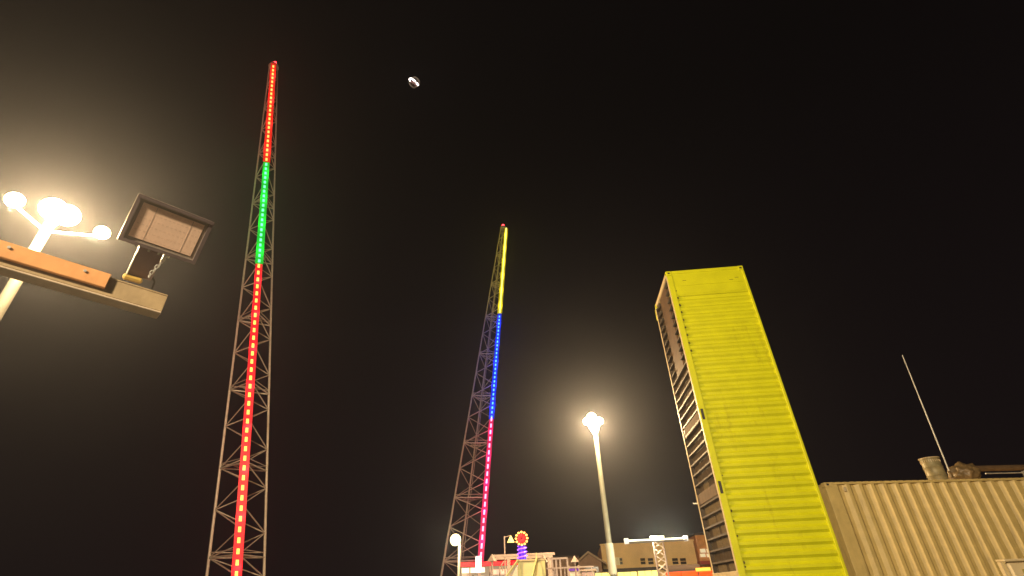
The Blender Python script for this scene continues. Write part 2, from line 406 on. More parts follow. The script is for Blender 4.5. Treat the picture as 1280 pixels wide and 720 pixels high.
# patches and blocks of old sealant between the members
rr = random.Random(11)
patch = mat('sealant_patch', (.16, .11, .05), .7, 0, .3, 9, .3)
z = .32
while z < TUN-.1:
    if z > 2.5:
        for (y0, wd) in ((.35+rr.random()*.2, .5+rr.random()*.3), (1.2+rr.random()*.2, .5+rr.random()*.4)):
            if rr.random() < (.9 if z < 6 else .35): block('patch', (.108, y0, z+.05), (.124, y0+wd, z+.25), patch if z < 5.5 else plywood, t)
    z += .305
# latch sticking out of the far rail
part('twist_handle', MB().tube((.0, CW+.0, 5.03), (-.02, CW+.42, 5.08), .02, .012, 8).tube((-.02, CW+.42, 5.08), (-.02, CW+.5, 5.12), .018, .008, 8), galv, t, True)
part('lift_lug', MB().box((-.02, CW+.0, CL-.62), (.05, CW+.05, CL-.17)).box((-.02, CW+.05, CL-.62), (.05, CW+.09, CL-.3)), yellow, t, bevel=.01)

# ------------------------------------------------------------------ beige container on a steel stand
bA = at(1030, 603, 16.65)
topz = bA.z
d1, d2 = ray(1030, 603), ray(1280, 597)
P0 = Vector((bA.x, bA.y, 0)); D2 = (topz-CAM_H)/(d2.z/math.hypot(d2.x, d2.y)); P1 = at(1280, 597, D2); P1.z = 0
rzb = math.atan2(P1.y-P0.y, P1.x-P0.x)
LB = 12.19; HB = 2.55; zb = topz-HB
def level_container(zbase, lab):
    t = thing('shipping_container', (P0.x, P0.y, zbase), lab, 'container', rzb)
    bx = lambda nm, lo, hi, bev=.008, m=beige: part(nm, MB().box(lo, hi), m, t, bevel=bev)
    bx('top_side_rail', (.178, .0, HB-.06), (LB-.178, .06, HB-.002)); bx('bottom_side_rail', (.178, 0, 0), (LB-.178, .06, .16))
    bx('top_side_rail', (.178, CW-.06, HB-.06), (LB-.178, CW, HB-.002)); bx('bottom_side_rail', (.178, CW-.06, 0), (LB-.178, CW, .16))
    for x0 in (0, LB-.16):
        for y0 in (0, CW-.12): bx('corner_post', (x0+.002, y0+.002, .118), (x0+.158, y0+.12, HB-.118))
    for x0 in (-.004, LB-.174):
        for y0 in (-.005, CW-.157):
            for z0 in (-.001, HB-.117):
                o = bx('corner_casting', (x0, y0, z0), (x0+.178, y0+.162, z0+.118), .01)
                part('casting_hole', MB().box((x0+.05, y0-.002, z0+.035), (x0+.12, y0+.003, z0+.085)), dark, o)
    vs, fs = corrugated(LB-.42, .12, HB-.03, depth=.075, start=0, pitch=.362)
    mb = MB(); mb.add([Vector((v.x+.26, v.y+.012, v.z)) for v in vs], fs)
    mb.add([(.14, .012, .12), (.26, .012, .12), (.26, .012, HB-.03), (.14, .012, HB-.03)], [(0,1,2,3)])
    part('corrugated_side', mb, beige, t)
    mb = MB(); mb.add([Vector((v.x+.26, CW-.012-v.y, v.z)) for v in vs], fs); part('corrugated_side', mb, beige, t)
    rf = MB(); n = int((LB-.3)/.209)
    for i in range(n): rf.box((.15+i*.209, .03, HB-.012), (.15+i*.209+.12, CW-.03, HB+.008))
    rf.box((.1, .03, HB-.03), (LB-.1, CW-.03, HB-.013)); part('roof_panel', rf, beige, t)
    for x0 in (.05, LB-.07): part('end_panel', MB().box((x0, .1, .1), (x0+.02, CW-.1, HB-.05)), beige, t)
    part('floor_frame', MB().box((.1, .07, .03), (LB-.1, CW-.07, .15)), under, t)
    part('vent', MB().box((.50, -.012, HB-.24), (.58, .011, HB-.14)), cream, t, bevel=.01)
level_container(zb, 'beige corrugated shipping container lying level on the right, upper one of its stack')
level_container(zb-HB-.004, 'beige shipping container lying on the ground, lower one of the stack on the right')

# things on the roof of the beige container
Mz = Matrix.Rotation(rzb, 4, 'Z')
def onroof(px, back):                                              # a point of the roof under photo column px
    best = None
    for i in range(400):
        s = i*.02
        Q = P0 + Mz @ Vector((s, back, 0)); Q.z = topz+.01
        c = ROT.transposed() @ (Q-Vector((0,0,CAM_H))); x = CX + F_PX*c.x/-c.z
        if best is None or abs(x-px) < best[0]: best = (abs(x-px), Q)
    return best[1]
q = onroof(1176, .9)
sc_ = 1.0
t = thing('steel_drum', q, 'open-topped metal drum standing on the beige container roof left of the antenna', 'drum', R(20))
part('drum_wall', MB().lathe([(.0,.02),(.235,.02),(.245,.0),(.25,.03),(.245,.22),(.258,.24),(.245,.26),(.245,.46),(.258,.48),(.245,.50),(.245,.70),(.262,.715),(.262,.735),(.235,.735),(.235,.06),(0,.06)], 28), mat('drum_paint', (.34, .27, .13), .5, .1, .2, 5, .2, (.06, .04, .02), .7), t, True)
part('drum_rim', MB().lathe([(.258,.736),(.272,.742),(.272,.758),(.255,.764),(.24,.752)], 28), cream, t, True)
rb = MB()
for i in range(28):
    a = i*2*math.pi/28; rb.box((.246, -.008, .62), (.256, .008, .69), Matrix.Rotation(a, 4, 'Z'))
part('drum_lug', rb, cream, t, kind='stuff')
q = onroof(1192, .45)
t = thing('antenna_rod', q, 'long thin antenna rod rising from the beige container roof', 'antenna', 0)
hD = math.hypot(q.x, q.y); tp = at(1128, 444, hD*1.0)
part('rod', MB().tube((0, 0, .1), Vector((tp.x-q.x, tp.y-q.y, tp.z-q.z)), .022, .013, 8), galv, t, True)
part('mount', MB().lathe([(0,0),(.12,0),(.11,.08),(.05,.12),(.045,.26),(.028,.30),(0,.30)], 14), tarp, t, True)
# wrapped bundle
q = onroof(1212, .95)
t = thing('wrapped_bundle', q, 'crumpled brown tarpaulin bundle at the end of the pipe on the container roof', 'bundle', rzb)
bm = bmesh.new(); bmesh.ops.create_icosphere(bm, subdivisions=4, radius=1)
from mathutils import noise
for v in bm.verts:
    n_ = noise.fractal(v.co*2.2, 1, 2, 4); v.co *= (1+.28*n_ + .10*abs(noise.noise(v.co*7)))
    v.co.x *= .40; v.co.y *= .3; v.co.z = max(v.co.z*.30+.30, .0)
me = bpy.data.meshes.new('bundle_cover'); bm.to_mesh(me); bm.free(); me.materials.append(tarp)
for p in me.polygons: p.use_smooth = True
ob('bundle_cover', me, t)
t = thing('long_pipe', onroof(1225, 1.05), 'horizontal rusty pipe running right across the container roof from the bundle', 'pipe', rzb)
part('pipe', MB().tube((.05, 0, .46), (4.2, 0, .46), .085, .085, 14), pipe_m, t, True)
part('lower_rail', MB().tube((.3, -.06, .30), (4.2, -.06, .30), .018, .018, 8), galv, t, True)
for x_ in (1.7, 3.8): part('support_leg', MB().box((x_-.04, -.07, 0), (x_+.04, .07, .37)), dark, t, bevel=.005)
# board in front of the container, bottom right
q = at(1251, 700, 12.2)
t = thing('equipment_cabinet', (q.x, q.y, 0), 'pale cabinet corner in front of the beige container at the lower right edge', 'cabinet', rzb)
part('cabinet_body', MB().box((.10, .0, 0), (1.6, .09, q.z-.03)), cream, t, bevel=.03)
part('cabinet_lid', MB().box((.0, -.05, q.z-.028), (1.66, .11, q.z+.01)), cream, t, bevel=.01)
part('side_post', MB().box((.0, .03, 0), (.03, .09, q.z-.03)), cream, t)
part('door_panel', MB().box((.28, -.014, .3), (1.45, -.002, q.z-.14)), mat('olive_panel', (.34, .27, .06), .6), t, bevel=.004)

# ------------------------------------------------------------------ near beam with the floodlight, upper left
pa = at(0, 334, 3.42); pb = at(185, 387, 3.42); zc = (pa.z+pb.z)/2
# level beam through these two points
dirb = Vector((pb.x-pa.x, pb.y-pa.y, 0)).normalized(); rb_ = math.atan2(dirb.y, dirb.x)
start = Vector((pa.x, pa.y, 0)) - dirb*.9
Lb = (Vector((pb.x, pb.y, 0))-start).length + .07
ang = math.atan2(pb.z-pa.z, (Vector((pb.x,pb.y,0))-Vector((pa.x,pa.y,0))).length)
t = thing('cross_beam', (start.x, start.y, 0), 'tan painted steel beam with an orange board, close overhead at the upper left', 'beam', rb_)
zb0 = pa.z - math.tan(ang)*.9
Mb = Matrix.Translation((0, 0, zb0)) @ Matrix.Rotation(-ang, 4, 'Y')
part('beam_web', MB().box((0, .0, .012), (Lb, .012, .122), Mb), beam_m, t, bevel=.003)
part('bottom_flange', MB().box((0, -.002, .0), (Lb, .10, .0115), Mb), mat('pale_flange', (.60, .46, .32), .6, 0, .15, 7, .2), t, bevel=.003)
part('top_flange', MB().box((0, -.002, .1225), (Lb, .075, .134), Mb), beam_m, t, bevel=.003)
po = at(136, 350, 3.42); lo = (Vector((po.x, po.y, 0))-start).length
part('orange_board', MB().box((0, -.026, .045), (lo, -.003, .142), Mb), wood, t, bevel=.004)
for i in range(4): part('bolt', MB().tube(Mb @ Vector((lo-.12-i*.33, -.034, .11)), Mb @ Vector((lo-.12-i*.33, -.026, .11)), .008, .008, 8), galv, t)
part('post', MB().box((-.06, -.03, 0), (.06, .09, zb0+.3)), beam_m, t, bevel=.01)
# floodlight on a bracket
def ax_obj(name, parent_t, mb, m, smooth=False, bevel=0, kind=None): return part(name, mb, m, parent_t, smooth, bevel, kind=kind)
D_f = 3.35
TL, TR, BR, BL = [at(x, y, D_f) for x, y in ((174, 246), (265, 283), (246, 327), (146, 294))]
cen = (TL+TR+BR+BL)/4
xv = ((TR-TL)+(BR-BL)).normalized(); nv = -ray(205, 288)                    # lens faces the viewer, tipped down a little
nv = (nv + Vector((0, 0, -.10)) + xv*.10).normalized()
xv = (xv - nv*xv.dot(nv)).normalized(); yv = nv.cross(xv)
Wf = ((TR-TL).length+(BR-BL).length)/2; Hf = ((TL-BL).length+(TR-BR).length)/2
t = thing('floodlight', cen, 'unlit rectangular floodlight with a pinkish lens mounted on the tan beam', 'floodlight')
t.matrix_basis = Matrix.Translation(cen) @ Matrix((xv, yv, nv)).transposed().to_4x4()
hw, hh = Wf/2, Hf/2
part('housing', MB().box((-hw, -hh, -.055), (hw, hh, .0)), frame_m, t, bevel=.008)
rim = MB()
for lo_, hi_ in (((-hw, hh-.022, 0), (hw, hh, .03)), ((-hw, -hh, 0), (hw, -hh+.022, .022)), ((-hw, -hh+.022, 0), (-hw+.022, hh-.022, .022)), ((hw-.022, -hh+.022, 0), (hw, hh-.022, .022))): rim.box(lo_, hi_)
part('rim', rim, mat('rim_metal', (.20, .15, .14), .4, .3, .1, 9, .1), t)
part('inner_frame', MB().box((-hw+.022, -hh+.022, .001), (hw-.022, hh-.022, .006)), mat('seal_band', (.33, .27, .21), .6), t)
ln = part('lens', MB().box((-hw+.042, -hh+.042, .0062), (hw-.042, hh-.042, .010)), lens_m, t, bevel=.002)
led = MB()
for i in range(14):
    for j in range(6):
        x_ = -hw+.06+i*(Wf-.12)/13; y_ = -hh+.058+j*(Hf-.116)/5
        led.box((x_-.006, y_-.004, .0101), (x_+.006, y_+.004, .0104))
part('led_chip', led, mat('led_chip', (.82, .55, .40), .4), ln, kind='stuff')
for x_ in (-hw*.45, hw*.5): part('lens_joint', MB().box((x_-.002, -hh+.045, .0102), (x_+.002, hh-.045, .0108)), mat('joint_line', (.6, .42, .32), .6), ln)
for i in range(9):
    x_ = -hw+.05+i*(Wf-.1)/8; part('cooling_fin', MB().box((x_-.003, -hh+.02, -.085), (x_+.003, hh-.02, -.0555)), frame_m, t)
part('bracket_plate', MB().box((-hw*.42, -hh-.20, -.050), (hw*.18, -hh-.006, -.038)), mat('bracket_mauve', (.26, .19, .19), .5, .2), t, bevel=.003)
part('bracket_edge', MB().box((-hw*.42-.007, -hh-.21, -.06), (-hw*.42-.001, -hh-.004, -.012)), galv, t)
part('bracket_edge', MB().box((hw*.18+.001, -hh-.10, -.06), (hw*.18+.007, -hh-.004, -.012)), galv, t)
for x_ in (-hw*.5, -hw*.2, hw*.05, hw*.3): part('bolt', MB().tube((x_, -hh-.018, -.01), (x_, -hh-.002, -.01), .007, .007, 8), galv, t, True)
ch = MB(); c0 = Vector((hw*.22, -hh-.03, .0))
for i in range(7):
    p = c0 + Vector((-.006*i, -.022*i, 0)); n = 8; tilt = i % 2
    for k in range(n):
        a0, a1_ = k*2*math.pi/n, (k+1)*2*math.pi/n
        f_ = (lambda a: Vector((.009*math.cos(a), .015*math.sin(a), 0))) if tilt else (lambda a: Vector((.003*math.cos(a)+.004, .015*math.sin(a), .009*math.cos(a))))
        ch.tube(p+f_(a0), p+f_(a1_), .0028, .0028, 5)
part('safety_chain', ch, galv, t, kind='stuff')
cd_ = MB(); pts = [Vector((hw*.02, -hh+.03, -.06)), Vector((hw*.06, -hh-.02, -.085)), Vector((-hw*.03, -hh-.09, -.07)), Vector((hw*.08, -hh-.15, -.055)), Vector((hw*.28, -hh-.20, -.05)), Vector((hw*.30, -hh-.25, -.05))]
for p0_, p1_ in zip(pts, pts[1:]): cd_.tube(p0_, p1_, .006, .006, 8)
part('power_cord', cd_, dark, t, True)
part('clamp', MB().box((-hw*.5, -hh-.235, -.07), (-hw*.02, -hh-.20, .0)), mat('ochre_clamp', (.55, .36, .08), .5), t, bevel=.01)

# ------------------------------------------------------------------ far buildings and stalls along the bottom
def local(P, rz): return lambda Q: Matrix.Rotation(-rz, 3, 'Z') @ (Q-P)
# tan two-storey building
D = 52.; A = at(751, 683, D); B = at(866, 675, D+1)
rz = math.atan2(B.y-A.y, B.x-A.x); P = Vector((A.x, A.y, 0)); Lh = (Vector((B.x, B.y, 0))-P).length; Hh = (A.z+B.z)/2
t = thing('flat_roofed_building', P, 'tan flat-roofed two-storey building with small paired windows behind the lattice light column', 'building', rz)
def wall_with_holes(Lw, H, holes, th=.25):
    mb = MB(); xs = sorted({0, Lw} | {h[0] for h in holes} | {h[1] for h in holes}); zs = sorted({0, H} | {h[2] for h in holes} | {h[3] for h in holes})
    for i in range(len(xs)-1):
        for j in range(len(zs)-1):
            cx_, cz = (xs[i]+xs[i+1])/2, (zs[j]+zs[j+1])/2
            if any(h[0] < cx_ < h[1] and h[2] < cz < h[3] for h in holes): continue
            mb.box((xs[i], 0, zs[j]), (xs[i+1], th, zs[j+1]))
    return mb
def fx(px, py):                                                    # photo pixel on this facade -> local x, z
    d = ray(px, py); o = Vector((0, 0, CAM_H)); n_ = Vector((-math.sin(rz), math.cos(rz), 0))
    s = (P-o).dot(n_)/d.dot(n_); Q = o+d*s; lq = Matrix.Rotation(-rz, 3, 'Z') @ (Q-P); return lq.x, Q.z
holes = []
for (x0, x1) in ((774.5, 778), (801, 806.5), (810.5, 816.5), (841, 847.5), (851, 857.5)):
    a = fx(x0, 706); c = fx(x1, 697); holes.append((a[0], c[0], a[1], c[1]))
part('wall', wall_with_holes(Lh, Hh, holes), plaster, t)
part('wall', MB().box((0, .25, 0), (.25, 11, Hh-.003)).box((Lh-.25, .25, 0), (Lh, 11, Hh-.003)).box((.25, 10.75, 0), (Lh-.25, 11, Hh-.003)), plaster, t)
part('roof', MB().box((.25, .25, Hh-.5), (Lh-.25, 10.75, Hh-.3)), roofm, t)
part('parapet_coping', MB().box((-.08, -.08, Hh), (Lh+.08, .35, Hh+.12)), plaster, t)
part('cornice', MB().box((-.05, -.3, fx(800, 709.5)[1]-.25), (Lh, -.002, fx(800, 709.5)[1])), roofm, t)
for h in holes:
    wn = part('window', MB().box((h[0], .1, h[2]), (h[1], .14, h[3])), glassd, t)
    f = MB(); w_ = .03
    f.box((h[0], .04, h[2]), (h[0]+w_, .099, h[3])).box((h[1]-w_, .04, h[2]), (h[1], .099, h[3])).box((h[0]+w_, .04, h[2]), (h[1]-w_, .099, h[2]+w_)).box((h[0]+w_, .04, h[3]-w_), (h[1]-w_, .099, h[3])).box((h[0]+w_, .04, (h[2]+h[3])/2-.02), (h[1]-w_, .099, (h[2]+h[3])/2+.02))
    part('frame', f, plaster, wn)
a = fx(769, 706.5); c = fx(774, 696.5)
part('shutter', MB().box((a[0], -.08, a[1]), (c[0], -.003, c[1])), mat('cream_shutter', (.8, .72, .5), .6), t)
# brick block on its right
a = fx(866.5, 673); Hk = a[1]+.2
t2 = thing('brick_building', P + Matrix.Rotation(rz, 3, 'Z') @ Vector((Lh+.15, -.6, 0)), 'orange brick building next to the tan one, partly behind the upright container', 'building', rz)
part('wall', MB().box((0, 0, 0), (9, 9, Hk)), brickm, t2)
part('roof', MB().box((-.1, -.1, Hk+.001), (9.1, 9.1, Hk+.15)), roofm, t2)
x0 = Lh+.15
for (xa, xb) in ((874, 879.5), (882, 887)):
    for (ya, yb) in ((691.5, 686.5), (697, 692.5)):
        p0 = fx(xa, ya); p1 = fx(xb, yb)
        part('window', MB().box((p0[0]-x0, -.06, p0[1]), (p1[0]-x0, -.002, p1[1])), emit('lit_curtain', (1, .85, .55), .55), t2)
zz = fx(880, 704)[1]
part('canopy', MB().box((-.3, -1.2, zz-.15), (9, -.002, zz+.12)), mat('dark_red_canopy', (.30, .03, .02), .6), t2)

# gabled house
D = 49.; A = at(722, 699, D); B = at(748, 702, D); P = Vector((A.x, A.y, 0)); rz = R(-10)
ez = at(735, 703, D).z; rzv = at(733, 692, D).z
t = thing('gabled_house', P, 'brown gable-fronted house left of the tan building', 'house', rz)
Wd = 2.0
part('wall', MB().box((0, 0, 0), (Wd, 7, ez)).add([(0,0,ez),(Wd,0,ez),(Wd/2,0,rzv),(0,7,ez),(Wd,7,ez),(Wd/2,7,rzv)], [(0,1,2),(5,4,3)]), housem, t)
part('wing', MB().box((-5.5, 1.2, 0), (-.002, 7, ez+.5)), housem, t)
part('wing_roof', MB().box((-5.7, 1.0, ez+.502), (-.004, 7.2, ez+.65)), roofm, t)
for s in (0, 1):
    x0_, x1_ = (-.35, Wd/2) if s == 0 else (Wd+.35, Wd/2)
    za = ez-.2
    part('roof', MB().add([(x0_,-.4,za),(x1_,-.4,rzv+.02),(x1_,7.4,rzv+.02),(x0_,7.4,za),(x0_,-.4,za+.15),(x1_,-.4,rzv+.17),(x1_,7.4,rzv+.17),(x0_,7.4,za+.15)],
         [(0,1,2,3),(7,6,5,4),(0,4,5,1),(1,5,6,2),(2,6,7,3),(3,7,4,0)]), mat('house_roof', (.30, .22, .15), .85), t)
wn = part('window', MB().box((Wd*.28, -.04, ez-1.5), (Wd*.85, -.004, ez-.35)), glassd, t)
part('sill', MB().box((Wd*.22, -.1, ez-1.62), (Wd*.9, -.003, ez-1.502)), whitep, wn)
part('porch', MB().box((Wd*.3, -1.2, ez-2.6), (Wd+.8, -.005, ez-1.9)), whitep, t)

# lattice light column with a lit bar
D = 25.; A = at(820, 680, D); bs = at(826, 720, D); wcol = .42
t = thing('light_column', (A.x+.1, A.y, 0), 'pale lattice column carrying a long bright light bar', 'light column', R(-12))
ht = A.z+.12
for sx in (-1, 1):
    for sy in (-1, 1): strut('upright', (sx*wcol/2, sy*wcol/2, 0), (sx*wcol/2, sy*wcol/2, ht), .035, whitep, t)
nz = 16; hs = ht/nz; colm = mat('light_column_paint', (.78, .62, .52), .5)
for i in range(nz):
    for face in range(4):
        cs = [(-1,-1),(1,-1),(1,1),(-1,1)]; c0, c1 = cs[face], cs[(face+1) % 4]
        if i % 2: c0, c1 = c1, c0
        strut('lattice_brace', (c0[0]*wcol/2, c0[1]*wcol/2, i*hs), (c1[0]*wcol/2, c1[1]*wcol/2, (i+1)*hs), .024, colm, t, 5)
part('head_box', MB().box((-.3, -.26, ht), (.3, .26, ht+.18)), emit('head_lit', (1, .95, .75), .9), t, bevel=.02)
lb = at(783, 676.0, D-1.5); rb2 = at(857, 672.5, D+1.0)
iv = Matrix.Rotation(R(12), 3, 'Z'); org = Vector((A.x+.1, A.y, 0))
la = iv @ (lb-org); ra = iv @ (rb2-org)
part('light_bar', MB().bar(la, ra, .10, .06), emit('light_bar_lit', (1, .97, .72), 2.6), t)
part('bar_shade', MB().bar(la+Vector((0,0,-.085)), ra+Vector((0,0,-.085)), .2, .05), mat('bar_shade', (.35, .33, .35), .5), t)
for e in (la, ra): part('end_cap', MB().box(e+Vector((-.1,-.1,-.12)), e+Vector((.1,.1,.09))), emit('cap_lit', (1, .95, .85), .7), t, bevel=.02)

for q_ in (la*.6+ra*.4, la*.2+ra*.8): lamp_light('lamp_light', q_+Vector((0, .3, .15)), 500, t, .2, (1, .9, .6))
# stalls with lit awnings: yellow-white on the left of the column, red on the right
awl = emit('lit_cream_awning', (1, .86, .22), 1.5); awr = emit('lit_red_awning', (1, .075, .01), .75)  # emission stands in for lamplight coming through the canvas
def stall(x0, x1, y, D, mate, label, name='market_stall', scallop=True, post=True, drop=.5):
    A = at(x0, y, D); B = at(x1, y, D); P = Vector((A.x, A.y, 0)); v = Vector((B.x, B.y, 0))-P; rz = math.atan2(v.y, v.x); L = v.length; z = (A.z+B.z)/2
    t = thing(name, P, label, 'stall', rz)
    n = max(3, int(L/.9))
    for i in range(n):
        a, b_ = L*i/n, L*(i+1)/n-.02
        zt = z + (0 if not scallop else 0)
        part('awning_panel', MB().add([(a,-.9,z-.35),(b_,-.9,z-.35),(b_,0,z),(a,0,z),((a+b_)/2,-.95,z-.42-.14*scallop),(a,-.9,z-.38),(b_,-.9,z-.38),(b_,0,z-.03),(a,0,z-.03)], [(0,1,2,3),(0,4,1),(8,7,6,5)]), mate, t)
    for i in range(2):
        x_ = .05 if i == 0 else L-.05
        strut('post', (x_, -.85, 0), (x_, -.85, z-.36), .035, whitep, t)
    part('counter', MB().box((0, -.7, .9), (L, -.2, 1.0)), whitep, t)
    part('front_board', MB().box((0.02, -.65, 0), (L-.02, -.6, .9)), cream, t)
    part('back_wall', MB().box((0, 1.8, 0), (L, 1.86, z-.1)), cream, t)
    part('tube_lamp', MB().box((.2, .3, z-.32), (L-.2, .36, z-.26)), emit('stall_tube', (1, .9, .6), 5), t)
    part('roof', MB().add([(0,0,z+.001),(L,0,z+.001),(L,1.86,z-.05),(0,1.86,z-.05),(0,0,z+.04),(L,0,z+.04),(L,1.86,z-.01),(0,1.86,z-.01)], [(3,2,1,0),(4,5,6,7),(0,1,5,4),(1,2,6,5),(2,3,7,6),(3,0,4,7)]), roofm, t)
    return t
stall(744, 768, 716, 33, awl, 'stall with a glowing yellow-white awning at the foot of the middle floodlight pole')
stall(797.5, 823, 713.5, 34, awl, 'stall with a glowing yellow-white awning just left of the lattice light column')
stall(772, 796, 715, 36, awl, 'stall with a dimmer scalloped cream awning between the floodlight pole and the glowing stall')
t = stall(832, 891, 714, 30, awr, 'long stall with a glowing orange-red awning right of the lattice light column', scallop=False)
A = at(831, 707.5, 31.5); B = at(872, 707.5, 31.5)
t = thing('kiosk', (A.x, A.y, 0), 'dark flat-roofed kiosk behind the orange-red awning', 'kiosk', math.atan2(B.y-A.y, B.x-A.x)); Lk = (B-A).length
part('wall', MB().box((0, .2, 0), (Lk, 3, A.z-.2)), roofm, t); part('roof', MB().box((-.1, .1, A.z-.199), (Lk+.1, 3.1, A.z+.02)), mat('kiosk_roof', (.10, .06, .04), .8), t)
A = at(870, 714.5, 29.0); B = at(889, 709, 29.0)
t = thing('lit_sign', (A.x, A.y, A.z), 'small glowing orange sign beside the upright container above the red awning', 'sign', R(-17))
part('sign_box', MB().box((0, 0, 0), (abs(B.x-A.x), .12, B.z-A.z)), emit('orange_sign', (1, .42, .03), 1.0), t, bevel=.02)
part('bracket', MB().tube((.1, .14, -.9), (.1, .14, .2), .03, .03, 6).tube((.8, .14, -.9), (.8, .14, .2), .03, .03, 6), dark, t)

# red-fascia food stand behind the far tower
D = 32.; A = at(574, 703.2, D); B = at(650, 705.2, D); P = Vector((A.x, A.y, 0)); v = Vector((B.x, B.y, 0))-P; rz = math.atan2(v.y, v.x); L = v.length; z = A.z; zl = at(574, 709, D).z
t = thing('food_stand', P, 'long food stand with a glowing red fascia at the foot of the far tower', 'stand', rz)
part('fascia', MB().box((0, -.1, zl), (L, -.0, z)), emit('red_fascia', (1, .0, .015), 1.0), t, bevel=.01)
part('roof', MB().box((0, .001, z-.1), (L, 3, z-.02)), roofm, t)
part('back_wall', MB().box((0, 2.9, 0), (L, 3, z-.12)), emit('stand_inner_wall', (1, .72, .42), .35, (.7, .6, .5)), t)  # wall emission stands in for the lamplight inside the stand
part('counter', MB().box((0, -.1, .85), (L, .5, 1.0)), whitep, t); part('front_board', MB().box((0, -.05, 0), (L, 0, .85)), cream, t)
for i in range(7):
    strut('post', (.05+i*(L-.1)/6, -.03, 1.0), (.05+i*(L-.1)/6, -.03, zl), .04, whitep, t)
part('menu_light', MB().box((.15, -.02, zl-.30), (L*.42, .02, zl-.06)), emit('menu_lit', (1, .95, .7), 1.3), t)
part('menu_light', MB().box((L*.52, .1, zl-.42), (L*.78, .14, zl-.18)), emit('menu_pink', (1, .55, .4), .8), t)
rr = random.Random(5)
cols = [(.6,.1,.06), (.75,.7,.6), (.2,.14,.1), (.8,.5,.1)]
for i in range(16):
    x_ = .3+i*(L-.6)/16; c_ = cols[i % 4]; w_ = rr.uniform(.12, .3)
    block('shelf_box', (x_, 2.5, zl-.9+rr.uniform(-.1, .1)), (x_+w_, 2.8, zl-.5+rr.uniform(-.1, .15)), mat('box_colour_%s' % 'abcd'[i % 4], c_, .6), t)
part('shelf', MB().box((.1, 2.45, zl-1.06), (L-.1, 2.89, zl-1.02)), whitep, t)
# white lit upright sign
A = at(594.3, 716, 29); B = at(600.3, 695, 29)
t = thing('lit_pillar_sign', (A.x, A.y, 0), 'narrow upright glowing white sign beside the far tower foot', 'sign', R(4))
part('light_panel', MB().box((0, 0, A.z), (.30, .12, B.z)), emit('white_panel', (1, .93, .86), 2.0), t, bevel=.04)
part('stem', MB().tube((.15, .06, 0), (.15, .06, A.z-.002), .05, .05, 8), whitep, t)

# globe street lamp
A = at(568, 675, 19); 
t = thing('globe_lamp', (A.x+.18, A.y, 0), 'short lamp post with a glowing pale globe beside the far tower', 'street lamp')
part('pole', MB().tube((0,0,0), (0,0,A.z-.05), .055, .045, 10), emit('lamp_pole_dummy', (0,0,0), 0) if False else polep, t, True)
part('globe', MB().lathe([(0,-.19),(.1,-.17),(.17,-.09),(.19,0),(.17,.09),(.1,.17),(0,.19)], 20, Matrix.Translation((-.14, -.02, A.z))), emit('globe_lit', (1, .88, .52), 1.9), t, True)
part('arm', MB().tube((0,0,A.z-.1), (-.14,-.02,A.z-.17), .025, .02, 8), polep, t)
lamp_light('lamp_light', (-.14, -.45, A.z), 220, t, .15, (1, .85, .5))

# cream booth with raised corner struts
D = 17.; A = at(647, 699.5, D); B = at(681, 699.5, D); P = Vector((A.x, A.y, 0)); rz = R(-2); L = (B-A).length; z = A.z
t = thing('ticket_booth', P, 'cream panelled booth with diagonal struts below the flower light', 'booth', rz)
part('body', MB().box((0, 0, 0), (L, 2, z-.06)), mat('booth_panel', (.78, .68, .34), .6, 0, .08, 4, .1), t, bevel=.01)
part('top_rail', MB().box((-.04, -.06, z-.058), (L+.03, 2.05, z)), cream, t, bevel=.01)
part('corner_post', MB().box((L-.11, -.05, 0), (L, -.002, z-.06)), emit('x', (0,0,0), 0) if False else mat('booth_trim', (.80, .70, .30), .6), t)
part('corner_post', MB().box((.0, -.05, 0), (.09, -.002, z-.06)), MATS['booth_trim'], t)
part('strut', MB().bar((.02, -.08, z-.02), (-.62, -.5, z-.78), .05, .05), MATS['booth_trim'], t)
part('strut', MB().bar((L*.72, -.08, z+.02), (L*.42, -.5, z-.72), .05, .05), MATS['booth_trim'], t)
part('strut', MB().bar((L*.70, -.04, z-.06), (L*.70, -.04, z+.16), .035, .035, (0,1,0)), MATS['booth_trim'], t)

# flower light on a purple spiral column
D = 26.; A = at(652, 673, D)
t = thing('flower_light', (A.x, A.y, 0), 'flower-shaped light with a red centre and orange bulbs on a purple spiral column', 'light', R(-1))
strut('stem', (0,0,0), (0,0,A.z-1.0), .06, polep, t)
part('column_core', MB().tube((0,0,A.z-1.22), (0,0,A.z-.32), .17, .17, 14), emit('purple_core', (.12, .0, .75), .8), t, True)
sp = MB(); n = 90; z0_, z1_ = A.z-1.22, A.z-.32
pp = lambda i: Vector((.215*math.cos(i*.38), .215*math.sin(i*.38), z0_+(z1_-z0_)*i/n))
for i in range(n): sp.tube(pp(i), pp(i+1), .028, .028, 5, False)
part('spiral_tube', sp, emit('violet_spiral', (.45, .12, 1), 2.0), t)
mb = MB()
for i in range(12):
    a = i*math.pi/6; 
    o_ = part('bulb', MB().lathe([(0,-.05),(.045,-.03),(.055,0),(.045,.03),(0,.05)], 8, Matrix.Translation((.27*math.cos(a), -.02, A.z+.27*math.sin(a)))), emit('orange_bulb', (1, .45, .10), 3.5), t, True)
for i in range(6):
    a = i*math.pi/3+.3
    M = Matrix.Translation((.12*math.cos(a), -.01, A.z+.12*math.sin(a)))
    part('petal', MB().lathe([(0,-.03),(.07,-.02),(.08,0),(.07,.02),(0,.03)], 10, M @ Matrix.Rotation(R(90), 4, 'X')), emit('red_petal', (1, .01, .02), 1.3), t, True)
part('backing', MB().lathe([(0,.03),(.25,.03),(.25,.05),(0,.05)], 20, Matrix.Translation((0, 0, A.z)) @ Matrix.Rotation(R(-90), 4, 'X')), mat('dark_red_disc', (.2, .01, .01), .6), t)

